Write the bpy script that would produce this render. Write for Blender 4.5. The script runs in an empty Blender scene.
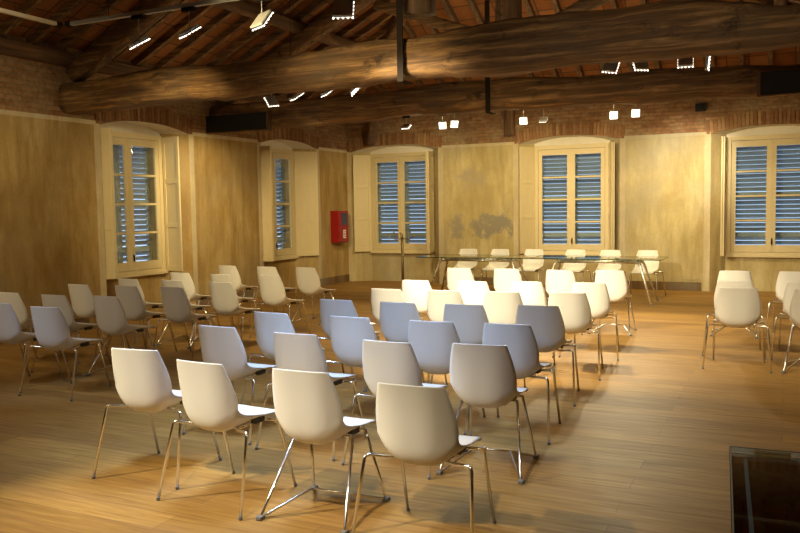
import bpy, bmesh, math, random
from math import sin, cos, pi, radians as R
from mathutils import Vector as V, Matrix, noise
random.seed(7)
scn = bpy.context.scene
C = scn.collection

# ------------------------------------------------------------------ helpers
def link(name, me, m=None, parent=None):
    o = bpy.data.objects.new(name, me); C.objects.link(o)
    if m is not None and me is not None: me.materials.append(m)
    if parent is not None: o.parent = parent
    return o
def obj(name, bm, m, parent=None, smooth=False, bev=0, loc=None):
    me = bpy.data.meshes.new(name); bmesh.ops.recalc_face_normals(bm, faces=bm.faces[:])
    bm.to_mesh(me); bm.free()
    if smooth:
        for p in me.polygons: p.use_smooth = True
    o = link(name, me, m, parent)
    if loc: o.location = loc
    if bev:
        b = o.modifiers.new('bevel', 'BEVEL'); b.width = bev; b.segments = 2; b.limit_method = 'ANGLE'
    return o
def tag(o, label=None, cat=None, group=None, kind=None):
    for k, v in (('label', label), ('category', cat), ('group', group), ('kind', kind)):
        if v: o[k] = v
    return o
def thing(name, label, cat, loc=(0, 0, 0), rz=0, group=None, kind=None):
    o = bpy.data.objects.new(name, None); C.objects.link(o); o.empty_display_size = .1
    o.location = loc; o.rotation_euler = (0, 0, rz)
    return tag(o, label, cat, group, kind)
def BM(): return bmesh.new()
def box(bm, a, b, M=None):
    v = [bm.verts.new(V((x, y, z)) if M is None else M @ V((x, y, z)))
         for x in (a[0], b[0]) for y in (a[1], b[1]) for z in (a[2], b[2])]
    for f in ((0, 1, 3, 2), (4, 6, 7, 5), (0, 4, 5, 1), (2, 3, 7, 6), (0, 2, 6, 4), (1, 5, 7, 3)):
        bm.faces.new([v[i] for i in f])
    return bm
def tube(bm, pts, r, n=10, cap=True):
    pts = [V(p) for p in pts]; rings = []; prev = None
    rr = r if isinstance(r, (list, tuple)) else [r]*len(pts)
    for i, p in enumerate(pts):
        t = ((pts[min(i+1, len(pts)-1)]-p).normalized() + (p-pts[max(i-1, 0)]).normalized()).normalized()
        if prev is None:
            a = t.cross(V((0, 0, 1)) if abs(t.z) < .9 else V((1, 0, 0))).normalized()
        else: a = (prev - t*prev.dot(t)).normalized()
        prev = a; b = t.cross(a)
        rings.append([bm.verts.new(p + (a*cos(2*pi*k/n)+b*sin(2*pi*k/n))*rr[i]) for k in range(n)])
    for A, B in zip(rings, rings[1:]):
        for k in range(n): bm.faces.new((A[k], A[(k+1) % n], B[(k+1) % n], B[k]))
    if cap: bm.faces.new(rings[0]); bm.faces.new(rings[-1][::-1])
    return bm
def fillet(pts, rad, n=5):
    pts = [V(p) for p in pts]; out = [pts[0]]
    for i in range(1, len(pts)-1):
        p = pts[i]; a = (pts[i-1]-p); b = (pts[i+1]-p); r = min(rad, a.length*.45, b.length*.45)
        s = p+a.normalized()*r; e = p+b.normalized()*r
        for k in range(n+1):
            t = k/n; out.append(s*(1-t)**2 + p*2*t*(1-t) + e*t*t)
    return out+[pts[-1]]
def prism(bm, poly, z0, z1, M=None):
    f = (lambda q: q) if M is None else (lambda q: M @ q)
    a = [bm.verts.new(f(V((x, y, z0)))) for x, y in poly]; b = [bm.verts.new(f(V((x, y, z1)))) for x, y in poly]
    bm.faces.new(a[::-1]); bm.faces.new(b)
    for i in range(len(a)): j = (i+1) % len(a); bm.faces.new((a[i], a[j], b[j], b[i]))
    return bm

# ------------------------------------------------------------------ materials
def mat(name, col=(.8, .8, .8), rough=.5, metal=0, spec=.5):
    m = bpy.data.materials.new(name); m.use_nodes = True
    b = m.node_tree.nodes['Principled BSDF']
    b.inputs['Base Color'].default_value = (*col, 1); b.inputs['Roughness'].default_value = rough
    b.inputs['Metallic'].default_value = metal; b.inputs['Specular IOR Level'].default_value = spec
    return m
class NT:
    def __init__(s, m): s.t = m.node_tree; s.b = s.t.nodes['Principled BSDF']
    def n(s, typ, **kw):
        x = s.t.nodes.new(typ)
        for k, v in kw.items():
            if k in x.inputs: x.inputs[k].default_value = v
            else: setattr(x, k, v)
        return x
    def l(s, a, b): s.t.links.new(a, b)
    def coord(s, scale=(1, 1, 1), rot=(0, 0, 0)):
        c = s.n('ShaderNodeTexCoord'); m = s.n('ShaderNodeMapping'); m.inputs['Scale'].default_value = scale
        m.inputs['Rotation'].default_value = rot
        s.l(c.outputs['Object'], m.inputs['Vector']); return m.outputs['Vector']
    def noise(s, vec, scale, detail=5, rough=.6, dist=0):
        x = s.n('ShaderNodeTexNoise'); x.inputs['Scale'].default_value = scale; x.inputs['Detail'].default_value = detail
        x.inputs['Roughness'].default_value = rough; x.inputs['Distortion'].default_value = dist
        s.l(vec, x.inputs['Vector']); return x.outputs['Fac']
    def ramp(s, fac, stops):
        x = s.n('ShaderNodeValToRGB'); e = x.color_ramp.elements
        while len(e) < len(stops): e.new(.5)
        for k, (p, c) in enumerate(stops): e[k].position = p; e[k].color = (*c, 1) if len(c) == 3 else c
        s.l(fac, x.inputs['Fac']); return x.outputs['Color']
    def mix(s, fac, a, b, mode='MIX'):
        x = s.n('ShaderNodeMix', data_type='RGBA', blend_type=mode)
        for sock, val in ((x.inputs[0], fac), (x.inputs[6], a), (x.inputs[7], b)):
            if hasattr(val, 'is_output'): s.l(val, sock)
            elif isinstance(val, (int, float)): sock.default_value = val
            else: sock.default_value = (*val, 1)
        return x.outputs[2]
    def bump(s, h, strength=.3, dist=.01):
        x = s.n('ShaderNodeBump'); x.inputs['Strength'].default_value = strength; x.inputs['Distance'].default_value = dist
        s.l(h, x.inputs['Height']); s.l(x.outputs['Normal'], s.b.inputs['Normal'])
    def base(s, c): s.l(c, s.b.inputs['Base Color'])

def wood(name, c0, c1, c2, axis=0, rough=.8, bump=.5, sc=1.0):
    m = mat(name, c1, rough); k = NT(m)
    s = [7*sc]*3; s[axis] = .4*sc; v = k.coord(tuple(s))
    f = k.noise(v, 2.2, 8, .65, .6); g = k.noise(k.coord((1, 1, 1)), 1.3, 3)
    c = k.ramp(f, [(.28, c0), (.5, c1), (.75, c2)])
    c = k.mix(k.ramp(g, [(.46, (0, 0, 0)), (.70, (.5, .5, .5))]), c, (.085, .065, .045))
    kn = k.noise(k.coord((1.4, 1.4, 1.4)), 2.6, 6, .7); c = k.mix(k.ramp(kn, [(.58, (0, 0, 0)), (.70, (.85, .85, .85))]), c, c0)
    k.base(c)
    k.bump(f, bump, .02); return m
M = {}
M['beamX'] = wood('old_timber_x', (.028, .014, .006), (.155, .076, .026), (.50, .28, .10), 0)
M['beamY'] = wood('old_timber_y', (.04, .02, .01), (.13, .065, .028), (.28, .15, .07), 1)
M['beamZ'] = wood('old_timber_z', (.04, .02, .01), (.13, .065, .028), (.28, .15, .07), 2)
# floor: wide oak planks running along X
m = mat('oak_floor', rough=.45, spec=.2); k = NT(m); v = k.coord()
br = k.n('ShaderNodeTexBrick'); br.offset = .37; br.offset_frequency = 2; br.squash = 1
for a, b in (('Scale', 1), ('Mortar Size', .0028), ('Mortar Smooth', .2), ('Bias', 0), ('Brick Width', 2.1), ('Row Height', .19)): br.inputs[a].default_value = b
br.inputs['Color1'].default_value = (.0, .0, .0, 1); br.inputs['Color2'].default_value = (1, 1, 1, 1); br.inputs['Mortar'].default_value = (.5, .5, .5, 1)
k.l(v, br.inputs['Vector'])
grain = k.noise(k.coord((.9, 14, 1)), 2.4, 8, .62, .5)
big = k.noise(k.coord((.5, 2.5, 1)), 1.1, 3)
c = k.ramp(grain, [(.22, (.19, .092, .022)), (.5, (.35, .195, .048)), (.8, (.50, .300, .088))])
c = k.mix(.55, c, k.mix(br.outputs['Color'], (.50, .45, .40), (1.18, 1.18, 1.18)), 'MULTIPLY')
c = k.mix(k.ramp(big, [(.35, (0, 0, 0)), (.7, (.45, .45, .45))]), c, (.26, .14, .055))
c = k.mix(br.outputs['Fac'], c, (.20, .11, .045)); k.base(c)
k.l(k.ramp(grain, [(.2, (.58, .58, .58)), (.8, (.46, .46, .46))]), k.b.inputs['Roughness'])
k.bump(k.mix(br.outputs['Fac'], grain, (-1, -1, -1)), .12, .004)
M['floor'] = m
# aged ochre plaster
def plaster(name, dark, mid, light, grey=(.33, .30, .25)):
    m = mat(name, mid, .85, spec=.2); k = NT(m)
    a = k.noise(k.coord((1, 1, .55)), 1.4, 7, .62, .4); b = k.noise(k.coord((3.2, 3.2, .5)), 1.9, 6, .7); d = k.noise(k.coord(), .55, 4, .6)
    f = k.noise(k.coord(), 22, 6, .7)
    c = k.ramp(a, [(.3, dark), (.5, mid), (.72, light)])
    c = k.mix(k.ramp(b, [(.40, (0, 0, 0)), (.66, (.80, .80, .80))]), c, dark)
    c = k.mix(k.ramp(d, [(.46, (0, 0, 0)), (.68, (.60, .60, .60))]), c, grey)
    c = k.mix(.18, c, k.ramp(f, [(.3, (.35, .35, .35)), (.7, (1, 1, 1))]), 'MULTIPLY')
    k.base(c); k.bump(f, .25, .006); return m, k, c
M['plaster'], _, _ = plaster('ochre_plaster', (.29, .175, .055), (.46, .32, .125), (.58, .45, .23), (.34, .27, .17))
M['border'], _, _ = plaster('pale_plaster', (.50, .40, .24), (.61, .51, .33), (.70, .62, .44))
# back wall: same plaster with a scraped grey patch between the windows
mm, k, c = plaster('ochre_plaster_patched', (.38, .29, .13), (.54, .44, .22), (.66, .57, .34))
sep = k.n('ShaderNodeSeparateXYZ'); k.l(k.coord(), sep.inputs[0])
def band(sock, c0, hw):
    x = k.n('ShaderNodeMath', operation='SUBTRACT'); k.l(sock, x.inputs[0]); x.inputs[1].default_value = c0
    y = k.n('ShaderNodeMath', operation='DIVIDE'); k.l(x.outputs[0], y.inputs[0]); y.inputs[1].default_value = hw
    z = k.n('ShaderNodeMath', operation='POWER'); k.l(y.outputs[0], z.inputs[0]); z.inputs[1].default_value = 2
    return z.outputs[0]
def patch(cx, cz, hx, hz, thr):
    s_ = k.n('ShaderNodeMath', operation='ADD'); k.l(band(sep.outputs[0], cx, hx), s_.inputs[0]); k.l(band(sep.outputs[2], cz, hz), s_.inputs[1])
    n_ = k.n('ShaderNodeMath', operation='MULTIPLY_ADD'); k.l(k.noise(k.coord(), 4.5, 8, .75), n_.inputs[0]); n_.inputs[1].default_value = 4.0; k.l(s_.outputs[0], n_.inputs[2])
    return k.ramp(n_.outputs[0], [(0, (0, 0, 0)), (1, (0, 0, 0))]) if 0 else n_.outputs[0]
def lt(sock, a, b):
    x = k.n('ShaderNodeMapRange'); k.l(sock, x.inputs[0]); x.inputs[1].default_value = a; x.inputs[2].default_value = b
    x.inputs[3].default_value = 1; x.inputs[4].default_value = 0; return x.outputs[0]
g1 = lt(patch(-5.35, 1.22, .80, .34, 0), 2.15, 2.5)
g2 = lt(patch(-6.25, 1.25, .30, .42, 0), 1.9, 2.5)
g3 = lt(patch(-5.9, 2.2, .6, .35, 0), 1.7, 2.6)
c = k.mix(g3, c, (.36, .30, .20)); c = k.mix(g2, c, (.30, .26, .19)); c = k.mix(g1, c, (.27, .24, .18))
k.base(c); M['plaster_back'] = mm
# bricks
m = mat('old_brick', rough=.9, spec=.2); k = NT(m)
tc = k.n('ShaderNodeTexCoord'); sp = k.n('ShaderNodeSeparateXYZ'); k.l(tc.outputs['Object'], sp.inputs[0])
ad = k.n('ShaderNodeMath', operation='ADD'); k.l(sp.outputs[0], ad.inputs[0]); k.l(sp.outputs[1], ad.inputs[1])
cb = k.n('ShaderNodeCombineXYZ'); k.l(ad.outputs[0], cb.inputs[0]); k.l(sp.outputs[2], cb.inputs[1])
wob = k.noise(tc.outputs['Object'], 3, 3)
wv = k.n('ShaderNodeMixRGB', blend_type='ADD'); wv.inputs[0].default_value = .03; k.l(cb.outputs[0], wv.inputs[1]); k.l(wob, wv.inputs[2])
br = k.n('ShaderNodeTexBrick')
for a, b in (('Scale', 1), ('Mortar Size', .009), ('Mortar Smooth', .4), ('Brick Width', .25), ('Row Height', .068)): br.inputs[a].default_value = b
br.inputs['Color1'].default_value = (.26, .115, .055, 1); br.inputs['Color2'].default_value = (.40, .22, .11, 1); br.inputs['Mortar'].default_value = (.20, .14, .085, 1)
k.l(wv.outputs[0], br.inputs['Vector'])
n1 = k.noise(tc.outputs['Object'], 2.0, 6, .7); n2 = k.noise(tc.outputs['Object'], 16, 4)
c = k.mix(k.ramp(n1, [(.42, (0, 0, 0)), (.68, (.7, .7, .7))]), br.outputs['Color'], (.36, .28, .17))
c = k.mix(.5, c, k.ramp(n2, [(.3, (.35, .35, .35)), (.7, (1, 1, 1))]), 'MULTIPLY'); k.base(c)
k.bump(k.mix(br.outputs['Fac'], n2, (-1.2, -1.2, -1.2)), .6, .02); M['brick'] = m
m = mat('voussoir_brick', rough=.9, spec=.2); k = NT(m)
gi = k.n('ShaderNodeNewGeometry')
c = k.ramp(gi.outputs['Random Per Island'], [(0, (.20, .09, .045)), (.5, (.32, .17, .085)), (1, (.40, .24, .12))])
k.base(k.mix(.5, c, k.ramp(k.noise(k.coord(), 14, 4), [(.3, (.35, .35, .35)), (.7, (1, 1, 1))]), 'MULTIPLY')); k.bump(k.noise(k.coord(), 30, 4), .4, .01)
M['voussoir'] = m
# terracotta roof underside
m = mat('terracotta_tile', rough=.9, spec=.2); k = NT(m)
br = k.n('ShaderNodeTexBrick'); br.offset = 0
for a, b in (('Scale', 1), ('Mortar Size', .012), ('Mortar Smooth', .2), ('Brick Width', .36), ('Row Height', .36)): br.inputs[a].default_value = b
br.inputs['Color1'].default_value = (.22, .078, .026, 1); br.inputs['Color2'].default_value = (.32, .13, .046, 1); br.inputs['Mortar'].default_value = (.09, .05, .03, 1)
k.l(k.coord(), br.inputs['Vector'])
k.base(k.mix(.45, br.outputs['Color'], k.ramp(k.noise(k.coord(), 5, 5), [(.3, (.4, .4, .4)), (.7, (1, 1, 1))]), 'MULTIPLY')); M['tile'] = m
def painted(name, col, rough=.5):
    m = mat(name, col, rough); k = NT(m)
    k.base(k.mix(.12, col, k.ramp(k.noise(k.coord((4, 4, 1.2)), 3, 5), [(.3, (.5, .5, .5)), (.7, (1, 1, 1))]), 'MULTIPLY')); return m
M['cream'] = painted('cream_painted_wood', (.66, .55, .33))
M['soffit'] = painted('white_soffit_plaster', (.74, .70, .62), .8)
m = mat('white_shell_plastic', (.80, .78, .74), .40); k = NT(m)
k.bump(k.noise(k.coord(), 260, 2), .04, .001); M['shell'] = m
m = mat('chrome_tube', (.86, .86, .86), .13, 1); k = NT(m)
k.l(k.ramp(k.noise(k.coord(), 9, 3), [(.3, (.15, .15, .15)), (.7, (.24, .24, .24))]), k.b.inputs['Roughness']); M['chrome'] = m
M['cap'] = painted('grey_plastic_cap', (.16, .155, .15), .5)
M['capb'] = painted('dark_bracket', (.05, .048, .045), .5)
M['iron'] = painted('dark_iron', (.022, .016, .012), .9); M['iron'].node_tree.nodes['Principled BSDF'].inputs['Specular IOR Level'].default_value = .1
M['black'] = painted('matt_black', (.006, .007, .008), .75)
M['track'] = painted('grey_track_metal', (.42, .41, .39), .45)
M['trackw'] = painted('pale_track_metal', (.66, .60, .46), .5)
M['lampbody'] = painted('lamp_aluminium', (.42, .40, .36), .4)
M['red'] = painted('red_enamel', (.30, .006, .006), .4)
M['white'] = painted('white_label', (.75, .72, .66), .5)
M['greyd'] = painted('grey_window', (.05, .055, .06), .15)
m = mat('slat_paint', (.38, .42, .45), .55); k = NT(m)
k.base(k.mix(.3, (.38, .42, .45), k.ramp(k.noise(k.coord((1, 1, 6)), 3, 4), [(.3, (.5, .5, .5)), (.7, (1, 1, 1))]), 'MULTIPLY')); M['slat'] = m
M['brass'] = painted('old_brass', (.50, .36, .14), .35); M['brass'].node_tree.nodes['Principled BSDF'].inputs['Metallic'].default_value = .9
M['bronze'] = painted('bronze_pole', (.38, .30, .18), .4); M['bronze'].node_tree.nodes['Principled BSDF'].inputs['Metallic'].default_value = .8
def glass(name, tint, rough=.0, extra=.0, ior=1.5):
    m = bpy.data.materials.new(name); m.use_nodes = True; t = m.node_tree; t.nodes.clear()
    o = t.nodes.new('ShaderNodeOutputMaterial'); a = t.nodes.new('ShaderNodeBsdfTransparent'); a.inputs[0].default_value = (*tint, 1)
    g = t.nodes.new('ShaderNodeBsdfGlossy'); g.inputs['Roughness'].default_value = rough; g.inputs[0].default_value = (1, 1, 1, 1)
    f = t.nodes.new('ShaderNodeFresnel'); gm = t.nodes.new('ShaderNodeNewGeometry'); mr = t.nodes.new('ShaderNodeMapRange'); mr.inputs[3].default_value = ior; mr.inputs[4].default_value = 1/ior; t.links.new(gm.outputs['Backfacing'], mr.inputs[0]); t.links.new(mr.outputs[0], f.inputs[0])
    ad = t.nodes.new('ShaderNodeMath'); ad.operation = 'ADD'; ad.inputs[1].default_value = extra; t.links.new(f.outputs[0], ad.inputs[0])
    x = t.nodes.new('ShaderNodeMixShader'); t.links.new(ad.outputs[0], x.inputs[0]); t.links.new(a.outputs[0], x.inputs[1]); t.links.new(g.outputs[0], x.inputs[2])
    t.links.new(x.outputs[0], o.inputs[0]); return m
M['pane'] = glass('window_glass', (.92, .95, .95))
M['tglass'] = glass('table_glass', (.90, .95, .90), .0)
M['hglass'] = glass('hatch_glass', (.75, .82, .85), .0, 0, 1.25)
m = mat('polished_aluminium', (.84, .81, .74), .30, .85); k = NT(m)
k.l(k.ramp(k.noise(k.coord(), 9, 3), [(.3, (.24, .24, .24)), (.7, (.34, .34, .34))]), k.b.inputs['Roughness']); M['alu'] = m
M['tedge'] = painted('green_glass_edge', (.03, .07, .05), .1)
def emis(name, col, s):
    m = mat(name, (0, 0, 0), .5); b = m.node_tree.nodes['Principled BSDF']
    b.inputs['Emission Color'].default_value = (*col, 1); b.inputs['Emission Strength'].default_value = s; return m
M['led'] = emis('led_warm_white', (1, .90, .72), 2.6)

# ------------------------------------------------------------------ room constants
XL, XR, YB, YF, ZT = -8.81, 1.62, 15.72, -2.2, 2.91
XC = (XL+XR)/2; EZ = 3.85; SL = .5
TH = .45                       # wall thickness at the recess
def roofz(x, y): return EZ+SL*min(x-XL, XR-x, YB-y)

# ------------------------------------------------------------------ floor + hatch pit
hc = (0.54, 4.55); hrot = R(-4.2)   # hatch: glass panel let into the floor
HX0, HX1, HY0, HY1 = -.78, .78, -1.15, 1.15
HM = Matrix.Translation((hc[0]+.0, hc[1], 0)) @ Matrix.Rotation(R(3.8), 4, 'Z')
bm = BM()
out = [V((XL-.6, YF-.3, 0)), V((XR+.3, YF-.3, 0)), V((XR+.3, YB+.6, 0)), V((XL-.6, YB+.6, 0))]
inn = [HM @ V(p) for p in ((HX0, HY0, 0), (HX1, HY0, 0), (HX1, HY1, 0), (HX0, HY1, 0))]
# floor ring around the pit, top at z = 0 and 40 mm thick
def ring(z): return [bm.verts.new(p+V((0, 0, z))) for p in out], [bm.verts.new(p+V((0, 0, z))) for p in inn]
(o0, i0), (o1, i1) = ring(0), ring(-.04)
for q in range(4):
    r_ = (q+1) % 4
    bm.faces.new((o0[q], o0[r_], i0[r_], i0[q])); bm.faces.new((o1[q], i1[q], i1[r_], o1[r_]))
    bm.faces.new((o0[q], o1[q], o1[r_], o0[r_])); bm.faces.new((i0[q], i0[r_], i1[r_], i1[q]))
floor = tag(obj('floor', bm, M['floor']), kind='structure')
hatch = thing('glass_floor_hatch', 'dark glass hatch let into the oak floor at the near right', 'floor hatch', (HM.translation.x, HM.translation.y, 0), R(3.8))
e = .004
bm = BM()
for a, b in (((HX0+e, HY0+e), (HX0+.012, HY1-e)), ((HX1-.012, HY0+e), (HX1-e, HY1-e)), ((HX0+.012, HY0+e), (HX1-.012, HY0+.012)), ((HX0+.012, HY1-.012), (HX1-.012, HY1-e))):
    box(bm, (a[0], a[1], -.03), (b[0], b[1], .003))
obj('steel_rim', bm, M['capb'], hatch)
bm = BM(); box(bm, (HX0+.013, HY0+.013, -.016), (HX1-.013, HY1-.013, .001)); obj('glass_panel', bm, M['hglass'], hatch)
bm = BM()   # dark pit walls and bottom
for a, b in (((HX0-.03, HY0-.03, -.9), (HX0-.001, HY1+.03, -.045)), ((HX1+.001, HY0-.03, -.9), (HX1+.03, HY1+.03, -.045)), ((HX0-.03, HY0-.03, -.9), (HX1+.03, HY0-.001, -.045)),
             ((HX0-.03, HY1+.001, -.9), (HX1+.03, HY1+.03, -.045)), ((HX0-.03, HY0-.03, -.95), (HX1+.03, HY1+.03, -.9))): box(bm, a, b)
obj('pit_lining', bm, M['black'], hatch)
M['bluesteel'] = painted('blue_grey_steel', (.10, .17, .21), .3)
bm = BM()
w = .022
g_ = .085
for a, b in (((HX0+g_, HY0+g_), (HX0+g_+w, HY1-g_)), ((HX1-g_-w, HY0+g_), (HX1-g_, HY1-g_)), ((HX0+g_, HY1-g_-w), (HX1-g_, HY1-g_)), ((HX0+g_, HY0+g_), (HX1-g_, HY0+g_+w))):
    box(bm, (a[0], a[1], -.055), (b[0], b[1], -.04))
obj('inner_frame', bm, M['bluesteel'], hatch)

# ------------------------------------------------------------------ walls with splayed window niches
WIN_L = [9.36, 13.22]; WIN_B = [-7.62, -3.87, -0.25]
HWO, HWI, DEP = 1.0, .76, .30
HALF = {9.36: (.79, 1.10), 13.22: (.77, 1.20), -7.62: (1.10, 1.0)}     # niche half widths that differ
def nhw(c_, s): return HALF.get(c_, (HWO, HWO))[0 if s < 0 else 1]       # niche half width at the wall face / at the window, depth
FZ0, FZ1 = .64, 2.82
def arch_z(t): return 2.86 + .115*(1-abs(t)**2.4)      # niche head at t in -1..1
def wall_with_niches(name, L0, L1, centres, F, mats, boxm, zplaster=ZT):
    """F maps (s along wall, d outwards depth, z) to world. Returns wall object (plaster)."""
    bm = BM(); n = 14
    def so(c_, t):
        l_, r_ = nhw(c_, -1), nhw(c_, 1); return c_+(r_-l_)/2+t*(r_+l_)/2
    def q(*p):
        vs = [bm.verts.new(F(*a)) for a in p]; return bm.faces.new(vs)
    edges = [L0]; 
    for c_ in centres: edges += [c_-nhw(c_, -1), c_+nhw(c_, 1)]
    edges += [L1]
    for i in range(0, len(edges), 2):
        a, b = edges[i], edges[i+1]
        if b-a > .01: q((a, 0, 0), (b, 0, 0), (b, 0, zplaster), (a, 0, zplaster))
    for c_ in centres:
        for s in (-1, 1):       # splayed reveals
            q((c_+s*nhw(c_, s), 0, 0), (c_+s*HWI, DEP, 0), (c_+s*HWI, DEP, arch_z(1)), (c_+s*nhw(c_, s), 0, arch_z(1)))
        # wall above niche head is brick arch: handled by upper wall. apron below window
        q((c_-HWI, DEP, 0), (c_+HWI, DEP, 0), (c_+HWI, DEP, FZ0), (c_-HWI, DEP, FZ0))
        # outer reveal of the opening to the shutters
        for s in (-1, 1): q((c_+s*.70, DEP+.02, FZ0), (c_+s*.70, DEP+.30, FZ0), (c_+s*.70, DEP+.30, FZ1), (c_+s*.70, DEP+.02, FZ1))
        q((c_-.70, DEP+.02, FZ0), (c_+.70, DEP+.02, FZ0), (c_+.70, DEP+.30, FZ0), (c_-.70, DEP+.30, FZ0))
        q((c_-.70, DEP+.02, FZ1), (c_+.70, DEP+.02, FZ1), (c_+.70, DEP+.30, FZ1), (c_-.70, DEP+.30, FZ1))
    w_ = tag(obj(name, bm, mats[0]), kind='structure')
    # soffit (white) - slightly arched niche head
    bm = BM()
    for c_ in centres:
        ff = []
        for j in range(n+1):
            t = -1+2*j/n; ff.append((bm.verts.new(F(so(c_, t), 0, arch_z(t))), bm.verts.new(F(c_+t*HWI, DEP, arch_z(t)))))
        for A, B in zip(ff, ff[1:]): bm.faces.new((A[0], B[0], B[1], A[1]))
        # panel above frame
        for j in range(n):
            t0, t1 = -1+2*j/n, -1+2*(j+1)/n
            bm.faces.new([bm.verts.new(F(c_+t0*HWI, DEP, FZ1)), bm.verts.new(F(c_+t1*HWI, DEP, FZ1)), bm.verts.new(F(c_+t1*HWI, DEP, arch_z(t1))), bm.verts.new(F(c_+t0*HWI, DEP, arch_z(t0)))])
    o = obj('niche_soffit', bm, M['soffit'], w_); o['label'] = 'white arched head of the window niches'
    # upper brick wall, with the piers between niches
    bm = BM()
    prev = L0
    top = lambda s: 4.15
    for c_ in centres:
        bm.faces.new([bm.verts.new(F(prev, -.0, zplaster)), bm.verts.new(F(c_-nhw(c_, -1), 0, zplaster)), bm.verts.new(F(c_-nhw(c_, -1), 0, top(0))), bm.verts.new(F(prev, 0, top(0)))])
        for j in range(n):
            t0, t1 = -1+2*j/n, -1+2*(j+1)/n
            bm.faces.new([bm.verts.new(F(so(c_, t0), 0, arch_z(t0))), bm.verts.new(F(so(c_, t1), 0, arch_z(t1))), bm.verts.new(F(so(c_, t1), 0, top(0))), bm.verts.new(F(so(c_, t0), 0, top(0)))])
        prev = c_+nhw(c_, 1)
    bm.faces.new([bm.verts.new(F(prev, 0, zplaster)), bm.verts.new(F(L1, 0, zplaster)), bm.verts.new(F(L1, 0, top(0))), bm.verts.new(F(prev, 0, top(0)))])
    o = obj('brick_upper_wall', bm, M['brick'], w_); o['label'] = 'bare brick above the plaster'
    # solid outer skin so no light leaks
    bm = BM(); d0, d1 = DEP+.03, DEP+.30; prev = L0
    def bx(s0, s1, z0, z1):
        vs = [bm.verts.new(F(s, d, z)) for s in (s0, s1) for d in (d0, d1) for z in (z0, z1)]
        for f in ((0, 1, 3, 2), (4, 6, 7, 5), (0, 4, 5, 1), (2, 3, 7, 6), (0, 2, 6, 4), (1, 5, 7, 3)): bm.faces.new([vs[i] for i in f])
    for c_ in centres:
        bx(prev, c_-.705, 0, 4.3); bx(c_-.705, c_+.705, 0, FZ0-.005); bx(c_-.705, c_+.705, FZ1+.005, 4.3); prev = c_+.705
    bx(prev, L1, 0, 4.3)
    obj('masonry', bm, M['brick'], w_)
    # painted pale borders beside the niches and under the brick
    bm = BM(); pr = -.006
    def flat(s0, s1, z0, z1):
        vs = [bm.verts.new(F(s, d, z)) for s in (s0, s1) for d in (pr, .001) for z in (z0, z1)]
        for f in ((0, 1, 3, 2), (4, 6, 7, 5), (0, 4, 5, 1), (2, 3, 7, 6), (0, 2, 6, 4), (1, 5, 7, 3)): bm.faces.new([vs[i] for i in f])
    for c_ in centres:
        for s in (-1, 1):
            a, b = sorted((c_+s*nhw(c_, s), c_+s*(nhw(c_, s)+.11))); a = max(a, L0); b = min(b, L1)
            if b-a > .02: flat(a, b, 0, zplaster-.06)
    for i in range(0, len(edges), 2):
        if edges[i+1]-edges[i] > .02: flat(edges[i], edges[i+1], zplaster-.06, zplaster)
    o = obj('plaster_border', bm, M['border'], w_); o['label'] = 'pale plaster border beside the niches'
    # soldier-brick arches
    for c_ in centres:
        bm = BM(); nb = 33
        for j in range(nb):
            t = -1.08+2.16*(j+.5)/nb; s = so(c_, t); z0 = arch_z(max(-1, min(1, t)))+.012-(.05*max(0, abs(t)-1)); h = .24+random.uniform(-.012, .012)
            lean = t*.10; hw = .027
            pts = [(s-hw, z0), (s+hw, z0), (s+hw+lean*h, z0+h), (s-hw+lean*h, z0+h)]
            pj = -.012-random.uniform(0, .012)
            v = [bm.verts.new(F(a, d, z)) for d in (pj, .01) for a, z in pts]
            for f in ((0, 1, 2, 3), (4, 7, 6, 5), (0, 4, 5, 1), (1, 5, 6, 2), (2, 6, 7, 3), (3, 7, 4, 0)): bm.faces.new([v[i] for i in f])
        obj('brick_arch', bm, M['voussoir'], w_)
    return w_
FL = lambda s, d, z: V((XL-d, s, z))
FB = lambda s, d, z: V((s, YB+d, z))
wl = wall_with_niches('wall_left', YF, YB, WIN_L, FL, (M['plaster'],), None)
wb = wall_with_niches('wall_back', XL, XR, WIN_B, FB, (M['plaster_back'],), None)
bm = BM(); box(bm, (XR, YF-.2, 0), (XR+.3, YB+.6, 4.1)); tag(obj('wall_right', bm, M['plaster']), kind='structure')
bm = BM(); prism(bm, [(XL-.4, 0), (XR+.3, 0), (XR+.3, EZ+.2), (XC, EZ+.2+SL*(XC-XL)), (XL-.4, EZ+.2)], 0, .25, Matrix.Translation((0, YF, 0)) @ Matrix.Rotation(pi/2, 4, 'X'))
tag(obj('wall_front', bm, M['plaster']), kind='structure')
# low dark skirting where the back wall meets the floor, and at the pier by the corner
bm = BM(); box(bm, (WIN_B[1]+HWO+.14, YB-.012, 0), (WIN_B[2]-HWO-.14, YB-.0005, .16)); box(bm, (WIN_B[0]+HWO+.14, YB-.012, 0), (WIN_B[1]-HWO-.14, YB-.0005, .16))
M['skirt'], _, _ = plaster('worn_skirting', (.10, .06, .03), (.20, .12, .055), (.33, .21, .10)); tag(obj('baseboard_back', bm, M['skirt']), kind='structure')
bm = BM(); box(bm, (XL+.0005, WIN_L[0]+HWO+.14, 0), (XL+.012, WIN_L[1]-HWO-.14, .16)); box(bm, (XL+.0005, WIN_L[1]+HWO+.14, 0), (XL+.012, YB-.02, .16)); box(bm, (XL+.0005, YF+.01, 0), (XL+.012, WIN_L[0]-HWO-.14, .16))
tag(obj('baseboard_left', bm, M['skirt']), kind='structure')

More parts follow.
